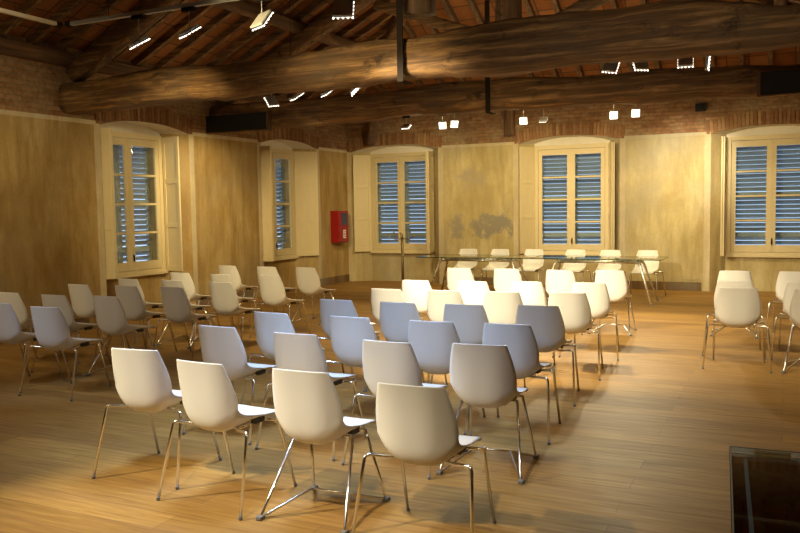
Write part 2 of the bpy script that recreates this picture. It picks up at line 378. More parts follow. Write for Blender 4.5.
# ------------------------------------------------------------------ windows
def make_window(idx, c_, F, opens, wds=(.38, .38)):
    root = thing('window_%d' % idx, None, None, F(c_, DEP, FZ0), 0, kind='structure')
    inv = Matrix.Translation(-F(c_, DEP, FZ0))
    G = lambda s, d, z: inv @ F(c_+s, DEP+d, z)
    def bx(bm, s0, s1, d0, d1, z0, z1):
        v = [bm.verts.new(G(s, d, z)) for s in (s0, s1) for d in (d0, d1) for z in (z0, z1)]
        for f in ((0, 1, 3, 2), (4, 6, 7, 5), (0, 4, 5, 1), (2, 3, 7, 6), (0, 2, 6, 4), (1, 5, 7, 3)): bm.faces.new([v[i] for i in f])
    W = .745
    bm = BM()
    bx(bm, -W, -W+.075, -.05, .03, FZ0, FZ1); bx(bm, W-.075, W, -.05, .03, FZ0, FZ1)
    bx(bm, -W+.075, W-.075, -.05, .03, FZ1-.08, FZ1); bx(bm, -W+.075, W-.075, -.05, .03, FZ0, FZ0+.07)
    bx(bm, -W-.015, W+.015, -.085, -.05, FZ0-.02, FZ0+.02)
    obj('window_frame', bm, M['cream'], root, bev=.004)
    z0, z1 = FZ0+.075, FZ1-.085
    for s in (-1, 1):
        a, b = (-W+.08, -.002) if s < 0 else (.002, W-.08)
        bm = BM(); st = .078
        bx(bm, a, a+st, -.045, -.005, z0, z1); bx(bm, b-st, b, -.045, -.005, z0, z1)
        bx(bm, a+st, b-st, -.045, -.005, z1-.11, z1); bx(bm, a+st, b-st, -.045, -.005, z0, z0+.13)
        gz0, gz1 = z0+.13, z1-.11
        for q in range(1, 4):
            zz = gz0+(gz1-gz0)*q/4; bx(bm, a+st, b-st, -.04, -.010, zz-.016, zz+.016)
        cs = obj('casement', bm, M['cream'], root, bev=.003)
        bm = BM(); bx(bm, a+st+.002, b-st-.002, -.027, -.023, gz0+.002, gz1-.002); obj('pane', bm, M['pane'], cs)
        if s > 0:
            bm = BM(); bx(bm, a+.005, a+.03, -.055, -.046, z0+.14, z0+.26); bx(bm, a+.01, a+.024, -.075, -.055, z0+.22, z0+.235); bx(bm, a+.008, a+.026, -.082, -.072, z0+.14, z0+.24)
            obj('handle', bm, M['iron'], cs)
            bm = BM(); bx(bm, -.018, .018, -.056, -.046, z0+.01, z1-.01); obj('cover_strip', bm, M['cream'], cs)
    # inner panelled shutters: folded leaves standing open along the splay
    for s in (-1, 1):
        ang, fold = opens[0 if s < 0 else 1]
        base = V((s*(W-.01), -.06)); d = V((s*sin(ang), -cos(ang))); nrm = V((d.y, -d.x))*s*-1
        wd = wds[0 if s < 0 else 1]; th = .028
        def leaf(base, d, nrm, name):
            bm = BM()
            def B2(u0, u1, t0, t1, z0_, z1_):
                v = [bm.verts.new(G((base+d*u+nrm*t).x, (base+d*u+nrm*t).y, z)) for u in (u0, u1) for t in (t0, t1) for z in (z0_, z1_)]
                for f in ((0, 1, 3, 2), (4, 6, 7, 5), (0, 4, 5, 1), (2, 3, 7, 6), (0, 2, 6, 4), (1, 5, 7, 3)): bm.faces.new([v[i] for i in f])
            B2(.0, wd, .010, th-.010, FZ0+.02, FZ1-.02)
            B2(0, .055, 0, th, FZ0+.02, FZ1-.02); B2(wd-.055, wd, 0, th, FZ0+.02, FZ1-.02)
            for zz, h in ((FZ0+.02, .09), (FZ0+.72, .07), (FZ0+1.42, .07), (FZ1-.11, .09)): B2(.055, wd-.055, 0, th, zz, zz+h)
            return obj(name, bm, M['cream'], root, bev=.003)
        leaf(base, d, nrm, 'shutter_leaf')
        if fold: leaf(base+d*.0+nrm*(th+.006), d, nrm, 'shutter_leaf')
    # outer louvred shutters
    for s in (-1, 1):
        bm = BM(); a, b = (-.695, -.006) if s < 0 else (.006, .695); d0, d1 = .20, .245; zb, zt = FZ0+.01, FZ1-.01
        bx(bm, a, a+.06, d0, d1, zb, zt); bx(bm, b-.06, b, d0, d1, zb, zt)
        for zz, h in ((zb, .12), (zb+.345, .075), (zb+1.06, .10), (zt-.09, .09)): bx(bm, a+.06, b-.06, d0, d1, zz, zz+h)
        z = zb+.14; sl = []
        while z < zt-.12:
            if not (zb+.33 < z < zb+.42 or zb+1.05 < z < zb+1.16):
                sl.append(z)
            z += .082
        lo = obj('louvre_shutter', bm, M['slat'], root)
        bm = BM()
        for z in sl:      # slats fall outwards
            v = [bm.verts.new(G(ss, dd, zz)) for ss in (a+.055, b-.055) for dd, zz in ((d0-.014, z+.036), (d0-.010, z+.042), (d1+.016, z-.026), (d1+.012, z-.032))]
            for f in ((0, 1, 2, 3), (4, 7, 6, 5), (0, 4, 5, 1), (1, 5, 6, 2), (2, 6, 7, 3), (3, 7, 4, 0)): bm.faces.new([v[i] for i in f])
        obj('slats', bm, M['slat'], lo)
    return root
sp = math.atan2(HWO-HWI, DEP)
# (angle from straight-into-room, folded double?) for the low-s and high-s side
make_window(1, WIN_L[0], FL, ((R(-3), True), (R(-8), False)), (.40, .37))
make_window(2, WIN_L[1], FL, ((R(-3), True), (R(52), False)), (.45, .50))
make_window(3, WIN_B[0], FB, ((R(44), False), (R(6), True)), (.40, .38))
make_window(4, WIN_B[1], FB, ((R(34), False), (R(20), True)))
make_window(5, WIN_B[2], FB, ((R(2), True), (R(30), True)), (.42, .38))

# ------------------------------------------------------------------ roof: tiles, rafters, purlins
ceil = thing('ceiling', None, None, kind='structure')
ax = (XC, YB-(XC-XL))        # hip apex
az = EZ+SL*(XC-XL)
def slope_panel(quad, u, name):
    # local frame so the tile texture follows the slope
    o_ = V(quad[0]); ux = V(u).normalized(); n_ = (V(quad[1])-o_).cross(V(quad[2])-o_).normalized(); vy = n_.cross(ux)
    Mx = Matrix((ux, vy, n_)).transposed().to_4x4(); Mx.translation = o_
    inv = Mx.inverted(); bm = BM()
    if n_.z < 0: pass
    a = [bm.verts.new(inv @ V(q)) for q in quad]; b = [bm.verts.new(inv @ (V(q)+V((0, 0, .06)))) for q in quad]
    bm.faces.new(a); bm.faces.new(b[::-1])
    for i in range(len(a)): j = (i+1) % len(a); bm.faces.new((a[i], b[i], b[j], a[j]))
    o = obj(name, bm, M['tile'], ceil); o.matrix_world = Mx; return o
ov = .45
ez = EZ-SL*ov
slope_panel([(XL-ov, YF-.2, ez), (XC, YF-.2, az), (ax[0], ax[1], az), (XL-ov, YB+ov, ez)], (0, 1, 0), 'roof_tiles')
slope_panel([(XR+ov, YF-.2, ez), (XR+ov, YB+ov, ez), (ax[0], ax[1], az), (XC, YF-.2, az)], (0, 1, 0), 'roof_tiles')
slope_panel([(XL-ov, YB+ov, ez), (ax[0], ax[1], az), (XR+ov, YB+ov, ez)], (1, 0, 0), 'roof_tiles')
def beam_between(bm, p, q, w, h):
    p, q = V(p), V(q); d = q-p; L = d.length; ux = d.normalized(); side = ux.cross(V((0, 0, 1))).normalized() if abs(ux.z) < .99 else V((0, 1, 0)); up = side.cross(ux)
    Mx = Matrix((ux, side, up)).transposed().to_4x4(); Mx.translation = p
    return box(bm, (0, -w/2, -h/2), (L, w/2, h/2), Mx)
y = 3.3
while y < YB-.2:
    run = min(XC-XL, YB-y)
    for s in (-1, 1):
        x0 = XL if s < 0 else XR; bm = BM()
        beam_between(bm, (x0-s*0, y, EZ-.055), (x0-s*run, y, EZ+SL*run-.055), .08, .10); obj('rafter', bm, M['beamX'], ceil)
    y += .46
x = XL+.25
while x < XR-.2:
    run = min(x-XL, XR-x)
    if run > .3:
        bm = BM(); beam_between(bm, (x, YB, EZ-.055), (x, YB-run, EZ+SL*run-.055), .08, .10); obj('rafter', bm, M['beamY'], ceil)
    x += .46
# purlins + hip rafters + wall plates + ridge
def rough_log(bm, p, q, w, h, amp=.02, n=30, seed=0, taper=None, prof=None):
    p, q = V(p), V(q); ux = (q-p).normalized(); side = ux.cross(V((0, 0, 1))).normalized() if abs(ux.z) < .95 else V((0, 1, 0)); up = side.cross(ux); rings = []
    for i in range(n+1):
        t = i/n; c_ = p.lerp(q, t); hw, hh, dz = w/2, h/2, 0
        if prof: hh_b, hh_t = prof(t); dz = (hh_t+hh_b)/2; hh = (hh_t-hh_b)/2
        ring_ = []
        for j in range(16):
            a = 2*pi*j/16; ca, sa = cos(a), sin(a); e_ = .55
            px = math.copysign(abs(ca)**e_, ca)*hw; pz = math.copysign(abs(sa)**e_, sa)*hh
            pt = c_+side*px+up*(pz+dz); nz = noise.noise(pt*1.3+V((seed*7, 0, 0)))*amp+noise.noise(pt*5+V((0, seed*3, 0)))*amp*.45
            ring_.append(bm.verts.new(pt+(side*px+up*pz).normalized()*nz))
        rings.append(ring_)
    for A, B in zip(rings, rings[1:]):
        for j in range(16): bm.faces.new((A[j], A[(j+1) % 16], B[(j+1) % 16], B[j]))
    bm.faces.new(rings[0][::-1]); bm.faces.new(rings[-1]); return bm
for dd in (1.75, 3.55):
    zz = EZ+SL*dd-.22
    for s in (-1, 1):
        x0 = XL+dd if s < 0 else XR-dd
        bm = BM(); rough_log(bm, (x0, YF, zz), (x0, YB-dd, zz), .17, .19, .015, 40, dd); obj('purlin', bm, M['beamY'], ceil, True)
    bm = BM(); rough_log(bm, (XL+dd, YB-dd, zz), (XR-dd, YB-dd, zz), .17, .19, .015, 30, dd+9); obj('purlin', bm, M['beamX'], ceil, True)
for s in (-1, 1):
    x0 = XL if s < 0 else XR
    bm = BM(); rough_log(bm, (x0-s*.05, YB-.05, EZ-.12), (XC, ax[1], az-.22), .18, .2, .015, 24, s); obj('hip_rafter', bm, M['beamX'], ceil, True)
    bm = BM(); box(bm, (x0-.13, YF, EZ-.02), (x0+.13, YB, EZ-.26) if 0 else (x0+.13, YB, EZ-.26)) if 0 else box(bm, (min(x0, x0-s*.16), YF+.01, EZ-.27), (max(x0, x0-s*.16), YB-.01, EZ-.09)); obj('wall_plate', bm, M['beamY'], ceil, bev=.01)
bm = BM(); rough_log(bm, (XC, YF, az-.22), (XC, ax[1], az-.22), .2, .22, .015, 30, 3); obj('ridge_beam', bm, M['beamY'], ceil, True)

# ------------------------------------------------------------------ trusses
def interp(tab, x):
    for (a, b), (c_, d) in zip(tab, tab[1:]):
        if x <= c_: u = (x-a)/(c_-a); u = max(0, min(1, u)); u = u*u*(3-2*u); return b+(d-b)*u
    return tab[-1][1]
def truss(yf, bot, top, label, seed):
    root = thing('roof_truss', label, 'roof truss', (XC, yf+.2, 0)); T = Matrix.Translation((-XC, -yf-.2, 0))
    dep = .42; X0, X1 = XL-.02, XR+.02
    def part(name, bm, m, smooth=True, bev=0): bmesh.ops.transform(bm, matrix=T, verts=bm.verts[:]); return obj(name, bm, m, root, smooth, bev)
    bm = BM(); rough_log(bm, (X0, yf+.21, 0), (X1, yf+.21, 0), dep, .4, .05, 70, seed, prof=lambda t: (interp(bot, X0+(X1-X0)*t), interp(top, X0+(X1-X0)*t)))
    part('tie_beam', bm, M['beamX'])
    for s in (-1, 1):
        x0 = XL+.1 if s < 0 else XR-.1
        bm = BM(); rough_log(bm, (x0, yf+.21, 3.47), (XC+s*.1, yf+.21, 3.47+SL*(XC-XL-.2)+.02), .26, .25, .03, 26, seed+s); part('principal_rafter', bm, M['beamX'])
        bm = BM(); rough_log(bm, (XC+s*.12, yf+.21, 3.95), (XC+s*2.1, yf+.21, 4.72), .17, .17, .02, 14, seed+s*2); part('strut', bm, M['beamX'])
    bm = BM(); rough_log(bm, (XC+.0, yf+.21, 3.68), (XC, yf+.21, az-.3), .30, .34, .02, 14, seed+5); part('king_post', bm, M['beamZ'])
    bm = BM(); zb = interp(bot, XC)-.03
    sx = XC-.12+(.0 if seed == 1 else -.12)
    tw = .035
    box(bm, (sx-tw, yf-.045, zb-.01), (sx+tw, yf-.033, 4.5)); box(bm, (sx-tw, yf-.045, zb-.022), (sx+tw, yf+.20, zb-.01))
    box(bm, (sx-tw, yf-.035, 3.95), (sx+tw, yf+.45, 3.99))
    part('iron_strap', bm, M['iron'], False)
    return root
truss(7.86, [(-8.9, 2.95), (-8.0, 2.96), (-5.4, 2.99), (-3.7, 3.0), (-1.6, 2.98), (1.7, 2.95)], [(-8.9, 3.37), (-7.2, 3.40), (-5.4, 3.38), (-3.7, 3.45), (-2.2, 3.52), (-1.2, 3.47), (.1, 3.34), (1.7, 3.36)],
      'nearer roof truss with a thick rough timber tie beam and iron strap', 1)
truss(10.98, [(-8.9, 2.93), (-6, 2.96), (-4.9, 3.02), (-3.8, 2.99), (-1.6, 2.97), (.1, 2.94), (1.7, 2.95)], [(-8.9, 3.40), (-6.9, 3.38), (-6, 3.39), (-3.8, 3.42), (-1.6, 3.35), (.1, 3.30), (1.7, 3.3)],
      'farther roof truss, its dark tie beam nearest the back wall', 2)
# brackets on the back wall
for nm, pts, lab in (('timber_bracket', ((-8.15, YB-.115, 3.05), (-7.75, YB-.65, 3.62)), 'short slanting timber bracket above the left back window'),
                     ('timber_bracket', ((-5.02, YB-.105, 3.02), (-5.02, YB-.105, 3.72)), 'short upright timber stub on the back wall brickwork')):
    bm = BM(); o_ = V(pts[0]); rough_log(bm, (0, 0, 0), V(pts[1])-o_, .2, .2, .015, 8, 4)
    o = obj(nm, bm, M['beamZ'], None, True, loc=o_); tag(o, lab, 'bracket')
# black panels fixed at the ends of the farther tie beam
for x0, x1, lab in ((XL+.01, -7.56, 'long black panel fixed at left end of the farther tie beam'), (-.33, XR-.0005, 'long black panel fixed at right end of the farther tie beam')):
    t = thing('black_panel', lab, 'panel', ((x0+x1)/2, 10.93, 2.92)); w = (x1-x0)/2
    bm = BM(); box(bm, (-w, -.03, .0), (w, .06, .275)); obj('panel_body', bm, M['black'], t, bev=.004)
    bm = BM()
    e0 = w if x0 < -5 else -w
    box(bm, (e0-.02, -.04, -.015), (e0+.02, .065, .29)); obj('end_trim', bm, M['beamZ'], t)
    bm = BM(); box(bm, (-w, -.036, -.02), (w, .06, -.001)); obj('bottom_trim', bm, M['beamX'], t)
bm = BM(); box(bm, (-1.52, YB-.09, 3.28), (-1.34, YB-.001, 3.42)); box(bm, (-1.47, YB-.10, 3.31), (-1.39, YB-.09, 3.39)); tag(obj('wall_box', bm, M['black'], bev=.005), 'small black box on the brick above the right-hand window pier', 'wall box')

# ------------------------------------------------------------------ light tracks and spots
def track(name, p, q, lab, m, wires):
    p, q = V(p), V(q); t = thing(name, lab, 'light track', p)
    bm = BM(); beam_between(bm, (0, 0, 0), q-p, .04, .035); obj('rail', bm, m, t)
    for u in wires:
        a = p.lerp(q, u); bm = BM(); tube(bm, [a-p+V((0, 0, .017)), V((a.x-p.x, a.y-p.y, roofz(a.x, a.y)-p.z-.01))], .003, 6); obj('suspension_wire', bm, M['iron'], t)
    for e_ in (p, q):
        bm = BM(); box(bm, tuple(e_-p-V((.03, .03, .025))), tuple(e_-p+V((.03, .03, .025)))); obj('end_cap', bm, M['iron'], t)
track('light_track', (-6.52, 6.0, 3.50), (-1.2, 6.0, 3.50), 'grey light track running across the room before the nearer beam', M['track'], (.1, .5, .9))
track('light_track', (-6.62, 1.0, 3.50), (-6.62, 5.95, 3.50), 'pale light track running from the left edge towards the wall corner', M['trackw'], (.3, .9))
track('light_track', (-7.0, 9.6, 3.42), (.6, 9.6, 3.42), 'light track hung between the two tie beams', M['track'], (.1, .5, .9))
track('light_track', (-7.6, 13.4, 3.30), (.6, 13.4, 3.30), 'light track hung between farther tie beam and back wall', M['track'], (.1, .5, .9))

def lamp(loc, aim, label, ztrack, size=.15, face=False, dots=True, group=None, roll=0):
    """flat square spotlight hung on a rod from a track"""
    t = thing('track_spotlight', label, 'spotlight', (loc[0], loc[1], loc[2]), group=group)
    n_ = V(aim).normalized(); side = n_.cross(V((0, 0, 1))).normalized(); up = side.cross(n_)
    Mx = Matrix((side, up, n_)).transposed().to_4x4() @ Matrix.Rotation(roll, 4, 'Z'); h = size/2
    bm = BM(); box(bm, (-h, -h, -.030), (h, h, -.012), Mx); obj('back_plate', bm, M['lampbody'], t, bev=.003)
    bm = BM(); box(bm, (-h+.006, -h+.006, -.011), (h-.006, h-.006, .004), Mx); obj('housing', bm, M['capb'], t)
    bm = BM()
    if face: box(bm, (-h+.008, -h+.008, .004), (h-.008, h-.008, .010), Mx)
    else:
        k_ = 5; box(bm, (-h+.006, -h+.006, .004), (h-.006, h-.006, .006), Mx)
        for i in range(k_):
            for j in range(k_):
                if i in (0, k_-1) or j in (0, k_-1):
                    cx, cy = (-h+h*2*(i+.5)/k_), (-h+h*2*(j+.5)/k_)
                    cx = max(-h+.004, min(h-.004, cx*1.22)); cy = max(-h+.004, min(h-.004, cy*1.22))
                    box(bm, (cx-.007, cy-.007, .004), (cx+.007, cy+.007, .013), Mx)
    obj('led_lenses', bm, M['led'], t)
    bm = BM(); tube(bm, [V((0, 0, 0))-n_*.02, V((0, 0, .07)), V((0, 0, ztrack-loc[2]-.03))], .004, 6); obj('rod', bm, M['lampbody'], t)
    bm = BM(); box(bm, (-.07, -.025, ztrack-loc[2]-.055), (.07, .025, ztrack-loc[2]-.018)); obj('track_adapter', bm, M['iron'], t)
    return t
LAMPS = []
for (x, z, aim, roll, lab) in ((-5.61, 3.22, (.25, .45, -.85), R(-5), 'leftmost hanging spotlight on the track before the nearer beam'), (-5.0, 3.26, (.25, .5, -.85), R(-5), 'second hanging spotlight from the left on the near track'),
                         (-4.19, 3.27, (.3, .75, -.65), R(5), 'third hanging spotlight from the left on the near track'), (-3.37, 3.27, (-.35, .85, -.5), 0, 'spotlight with pale back plate, fourth on the near track')):
    lamp((x, 6.0, z), aim, lab, 3.50, .17, roll=roll); LAMPS.append((x, 6.0, z))
for (x, z, aim, roll, lab) in ((-6.58, 3.14, (-.75, .45, -.6), R(10), 'leftmost spotlight hung between the two tie beams'), (-6.16, 3.18, (.3, .45, -.8), R(0), 'second spotlight from left between the two tie beams'),
                         (-5.66, 3.20, (.35, .45, -.8), R(5), 'third spotlight from left between the two tie beams'), (-5.23, 3.20, (.8, .3, -.8), R(10), 'spotlight beside the bracket, fourth from left between the beams'),
                         (-1.86, 3.20, (-.1, .8, -.55), R(-12), 'spotlight with lit lower rim, first right of the strap between beams'), (-1.53, 3.20, (-.5, .7, -.5), R(90), 'dark spotlight with lit left rim between the two beams'),
                         (-1.04, 3.19, (-.1, .9, -.6), 0, 'dark spotlight with a row of lit dots, near right of room'), (-.8, 3.16, (1, .05, -.1), 0, 'edge-on slim spotlight, rightmost between the two beams')):
    lamp((x, 9.6, z), aim, lab, 3.42, .16, roll=roll); LAMPS.append((x, 9.6, z))
for (x, z, aim, f, lab) in ((-6.26, 3.09, (0, .5, -.85), False, 'unlit-looking spotlight above the left back window, leftmost on the back track'),
                         (-5.55, 3.07, (.25, -.9, -.45), True, 'glowing square spotlight, left of the pair by the back brickwork'), (-5.32, 3.08, (.65, -.85, -.5), True, 'glowing slanted spotlight, right of the left pair'),
                         (-4.06, 3.06, (.2, -.9, -.45), True, 'single glowing square spotlight above the centre back window'), (-3.71, 3.05, (0, .5, -.85), True, 'dark spotlight with lit lower edge beside the single glowing one'),
                         (-2.55, 3.06, (.2, -.9, -.4), True, 'glowing square spotlight, left of the right-hand pair'), (-2.2, 3.07, (.2, -.9, -.4), True, 'glowing square spotlight, right of the right-hand pair')):
    lamp((x, 13.4, z), aim, lab, 3.30, .135, face=f)

def spot(loc, tgt, W, col, ang=70, blend=.6, r=.05):
    d = bpy.data.lights.new('spot_light', 'SPOT'); d.energy = W; d.color = col; d.spot_size = R(ang); d.spot_blend = blend; d.shadow_soft_size = r
    o = bpy.data.objects.new('spot_light', d); C.objects.link(o); o.location = loc
    o.rotation_euler = (V(tgt)-V(loc)).to_track_quat('-Z', 'Y').to_euler(); return o
WARM = (1, .79, .40); WARM2 = (1, .87, .58); COOL = (.42, .62, 1)
def glow(loc, W, col=WARM, r=.08):  # point fill added for ambient light
    d = bpy.data.lights.new('fill_glow', 'POINT'); d.energy = W; d.color = col; d.shadow_soft_size = r
    o = bpy.data.objects.new('fill_glow', d); C.objects.link(o); o.location = loc; return o
# near track (Y=6): over the middle rows, towards the table
spot((-3.37, 6.08, 3.18), (-2.6, 8.6, .3), 560, WARM2, 75, .8)
spot((-4.19, 6.08, 3.18), (-2.4, 11.5, .3), 560, WARM2, 60, .8)
spot((-5.0, 6.08, 3.16), (-6.2, 9.2, .5), 220, WARM, 70, .9)
spot((-5.61, 6.08, 3.12), (-8.5, 10.6, 1.2), 170, WARM, 60, .9)
# middle track
spot((-6.9, 9.4, 3.0), (-9.0, 10.8, 1.6), 160, WARM, 60, .9)
spot((-6.16, 9.7, 2.95), (-8.7, 14.9, 1.0), 170, WARM, 45, .9)
spot((-1.15, 13.46, 3.15), (-1.65, 15.72, 2.3), 180, WARM2, 52, 1)  # wall wash added on the back track line, where no fixture hangs
spot((-1.6, 9.7, 3.05), (-1.2, 12.6, 0), 200, WARM, 80, 1)
# back track
for x, tx in ((-6.26, -7.4), (-4.4, -5.6), (-3.71, -3.9), (-2.7, -2.4), (-1.0, -.4)): spot((x, 13.42, 3.0), (tx, 15.75, 1.2), 72, WARM, 110, .9)
for x in (-5.55, -4.06, -2.55, -2.2): spot((x, 13.3, 2.98), (x+.3, 10.2, 0), 130, WARM2, 80, .9)
for x in (-5.4, -4.06, -2.4): glow((x, 13.2, 2.92), 10)  # fill points added beside the glowing squares for a wider spread
# fill added under the roof, on the brick and the tie beam; no fixtures
glow((-3.2, 9.5, 3.35), 8); glow((-3.6, 13.4, 3.5), 8); glow((-7.6, 9.4, 3.3), 2.5); spot((-5.4, 4.0, 3.3), (-8.8, 6.6, 3.35), 30, WARM, 60, 1)
spot((-4.3, 4.6, 2.95), (-4.2, 7.86, 3.05), 230, WARM, 48, 1, .2); spot((-5.9, 4.8, 3.0), (-6.6, 7.86, 3.02), 10, WARM, 50, 1, .2); spot((-1.2, 4.2, 3.3), (-.8, 7.86, 3.15), 60, WARM2, 85, 1)
# unseen spots over and behind the camera, without fixtures, some added as fill
spot((-3.0, 4.2, 3.7), (-3.0, 4.8, .0), 380, COOL, 78, .9, .45); spot((-2.7, 2.3, 3.4), (-2.75, 3.95, .4), 85, (.90, .92, 1), 62, .8); spot((-6.2, 3.4, 3.4), (-6.0, 4.95, .5), 90, COOL, 24, 1)  # the neutral spot is added to brighten the second chair row
spot((-2.4, 1.0, 3.4), (-2.3, 2.75, .4), 110, WARM2, 40, .7, .05); spot((-1.2, 1.0, 3.4), (-1.4, 2.75, .4), 70, WARM2, 40, .7, .05)
spot((-2.2, 5.0, 3.5), (-2.6, 7.5, .8), 150, WARM2, 48, .8); spot((-5.8, 1.5, 3.4), (-3.1, 2.95, .6), 600, WARM2, 38, .8, .05); spot((-5.2, 1.0, 3.4), (-4.8, 2.8, .0), 45, WARM, 55, 1, .05)  # first spot added to brighten the fifth chair row
spot((.3, 6.0, 3.4), (.0, 9.0, .3), 130, WARM2, 70, .9)
spot((-1.0, 5.8, 3.4), (-.7, 7.4, 0), 70, WARM, 110, 1)
spot((-7.2, 3.2, 3.4), (-6.6, 5.2, .4), 50, (1, .86, .66), 100, .9)
spot((-6.9, 2.6, 3.4), (-8.81, 5.2, 1.7), 150, WARM, 80, 1); spot((-6.6, 5.4, 3.4), (-8.81, 7.2, 1.7), 45, WARM, 80, 1)
spot((-6.5, 1.5, 3.4), (-5.5, 3.5, 0), 40, WARM, 100, 1)

# ------------------------------------------------------------------ chairs
SPINE = [  # y, z, half width, edge dy, edge dz
    (.255, .424, .172, 0, 0), (.249, .438, .183, 0, .0), (.225, .449, .188, 0, .002), (.15, .449, .192, 0, .010), (.06, .438, .197, 0, .032), (-.02, .423, .203, 0, .062), (-.09, .409, .205, -.002, .092),
    (-.14, .402, .201, .008, .118), (-.180, .424, .202, .030, .114), (-.202, .466, .203, .046, .082), (-.212, .525, .204, .056, .045), (-.220, .59, .204, .056, .018),
    (-.228, .66, .197, .048, .004), (-.238, .73, .183, .036, 0), (-.247, .785, .169, .026, 0), (-.250, .802, .163, .023, -.003)]
def shell_mesh():
    bm = BM(); n = 18; rows = []
    # densify the spine with Catmull-Rom
    P = [V(p[:3]) for p in SPINE]; Q = [V((p[3], p[4], 0)) for p in SPINE]; pts = []
    for i in range(len(P)-1):
        def cr(L, t):
            a, b, c_, d = L[max(i-1, 0)], L[i], L[i+1], L[min(i+2, len(L)-1)]
            return .5*((2*b)+(c_-a)*t+(2*a-5*b+4*c_-d)*t*t+(3*b-a-3*c_+d)*t**3)
        for t in (0, .5): pts.append((cr(P, t), cr(Q, t)))
    pts.append((P[-1], Q[-1]))
    for p, q in pts:
        r_ = []
        for j in range(n+1):
            u = -1+2*j/n; a = abs(u)**2.9
            r_.append(bm.verts.new((u*p.z, p.x+q.x*a, p.y+q.y*a)))
        rows.append(r_)
    for A, B in zip(rows, rows[1:]):
        for j in range(n): bm.faces.new((A[j], A[j+1], B[j+1], B[j]))
    return bm
def leg_bm(pts, r=.0085): return tube(BM(), fillet(pts, .03), r, 10)
def capm(x, y, d=(0, 0)): return tube(BM(), [(x, y, .001), (x, y, .016)], .0102, 10)
def chair(kind):
    t = thing('conference_chair', 'proto', 'chair')
    s = obj('seat_shell', shell_mesh(), M['shell'], t, True)
    so = s.modifiers.new('solid', 'SOLIDIFY'); so.thickness = .007; so.offset = 0
    # under-seat cross frame
    bm = BM(); tube(bm, fillet([(-.15, .14, .418), (.15, .14, .418)], .02), .0085, 8)
    tube(bm, [(-.10, -.05, .408), (.10, -.05, .408)], .0085, 8)
    for s_ in (-1, 1): tube(bm, [(s_*.105, -.06, .406), (s_*.125, .14, .420)], .0085, 8)
    obj('seat_frame', bm, M['chrome'], t, True)
    for s_ in (-1, 1):
        bm = BM(); box(bm, (s_*.125-.016, .05, .410), (s_*.125+.016, .13, .440)); obj('mounting_block', bm, M['capb'], t)
    if kind == 'A':
        for s_ in (-1, 1):
            l = obj('leg', leg_bm([(s_*.09, -.05, .407), (s_*.16, -.12, .418), (s_*.268, -.165, .432), (s_*.302, -.272, .004)]), M['chrome'], t, True)
            obj('foot_cap', capm(s_*.302, -.272), M['cap'], l)
            l = obj('leg', leg_bm([(s_*.10, .14, .416), (s_*.225, .15, .418), (s_*.238, .272, .004)]), M['chrome'], t, True)
            obj('foot_cap', capm(s_*.238, .272), M['cap'], l)
            bm = BM(); box(bm, (s_*.225-.012, .13, .405), (s_*.225+.012, .165, .432)); obj('link_hook', bm, M['chrome'], t, bev=.003)
    else:
        for s_ in (-1, 1):
            pts = fillet([(s_*.17, .0, .424), (s_*.25, -.25, .010), (s_*.112, .045, .092), (s_*.232, .25, .010), (s_*.172, .13, .424)], .028)
            l = obj('side_frame', tube(BM(), pts, .0080, 10), M['chrome'], t, True)
            for a, b in ((.25, -.25), (.232, .25)):
                bm = BM(); box(bm, (s_*a-.016, b-.03*(1 if b < 0 else -1)*0-.022, .001), (s_*a+.016, b+.022, .022)); obj('foot_cap', bm, M['cap'], l, bev=.004)
        bm = BM(); tube(bm, [(-.118, .045, .090), (.118, .045, .090)], .007, 8); obj('crossbar', bm, M['chrome'], t, True)
        bm = BM()
        for y_ in (0, .13): tube(bm, [(-.172, y_, .422), (.172, y_, .422)], .0085, 8)
        obj('side_rail', bm, M['chrome'], t, True)
    return t
protos = {}; 
def copy_tree(o, parent=None):
    c_ = o.copy(); C.objects.link(c_); c_.parent = parent
    for ch in list(o.children): copy_tree(ch, c_)
    return c_
def place(kind, x, y, deg, label, group):
    if kind not in protos: protos[kind] = chair(kind); o = protos[kind]
    else: o = copy_tree(protos[kind])
    o.location = (x+.022 if x > -1 else (x-.008 if y < 9 else x), y, 0); o.rotation_euler = (0, 0, R(deg)); o['label'] = label; o['group'] = group
OFF = .245
ordn = ['nearest', 'second', 'third', 'fourth', 'fifth', 'sixth', 'farthest']
cols = ['leftmost chair', 'second chair from left', 'third chair from left', 'rightmost chair']
MID = [
 [(-3.47, 3.54, 5), (-2.80, 3.36, -5), (-2.18, 3.36, 0), (-1.53, 3.26, 2)],
 [(-3.57, 4.47, -3), (-2.87, 4.38, -1), (-2.16, 4.31, -3), (-1.62, 4.40, 4)],
 [(-3.64, 5.23, -4), (-2.93, 5.22, -1), (-2.27, 5.20, 3), (-1.71, 5.25, 0)],
 [(-3.61, 6.19, -2), (-2.99, 6.17, -1), (-2.41, 6.21, 3), (-1.81, 6.33, 3)],
 [(-3.61, 7.19, -1), (-3.00, 7.22, 0), (-2.43, 7.27, 3), (-1.82, 7.37, 2)],
 [(-3.72, 8.16, -3), (-3.06, 8.22, -3), (-2.49, 8.34, -2), (-1.85, 8.39, 3)],
 [(-3.92, 9.98, -3), (-3.27, 10.02, -3), (-2.55, 9.96, -3), (-1.95, 10.04, 0)]]
for r_, row in enumerate(MID):
    for c_, (x, y, a) in enumerate(row):
        kind = 'B' if (r_, c_) in ((0, 2), (1, 3), (6, 3)) else 'A'
        ra = 'row farthest from the camera' if r_ == 6 else ('row nearest the camera' if r_ == 0 else ordn[r_]+' row from the camera')
        place(kind, x, y+OFF, a, 'white %s, %s, centre block' % (cols[c_], ra), 'white chairs in the centre block')
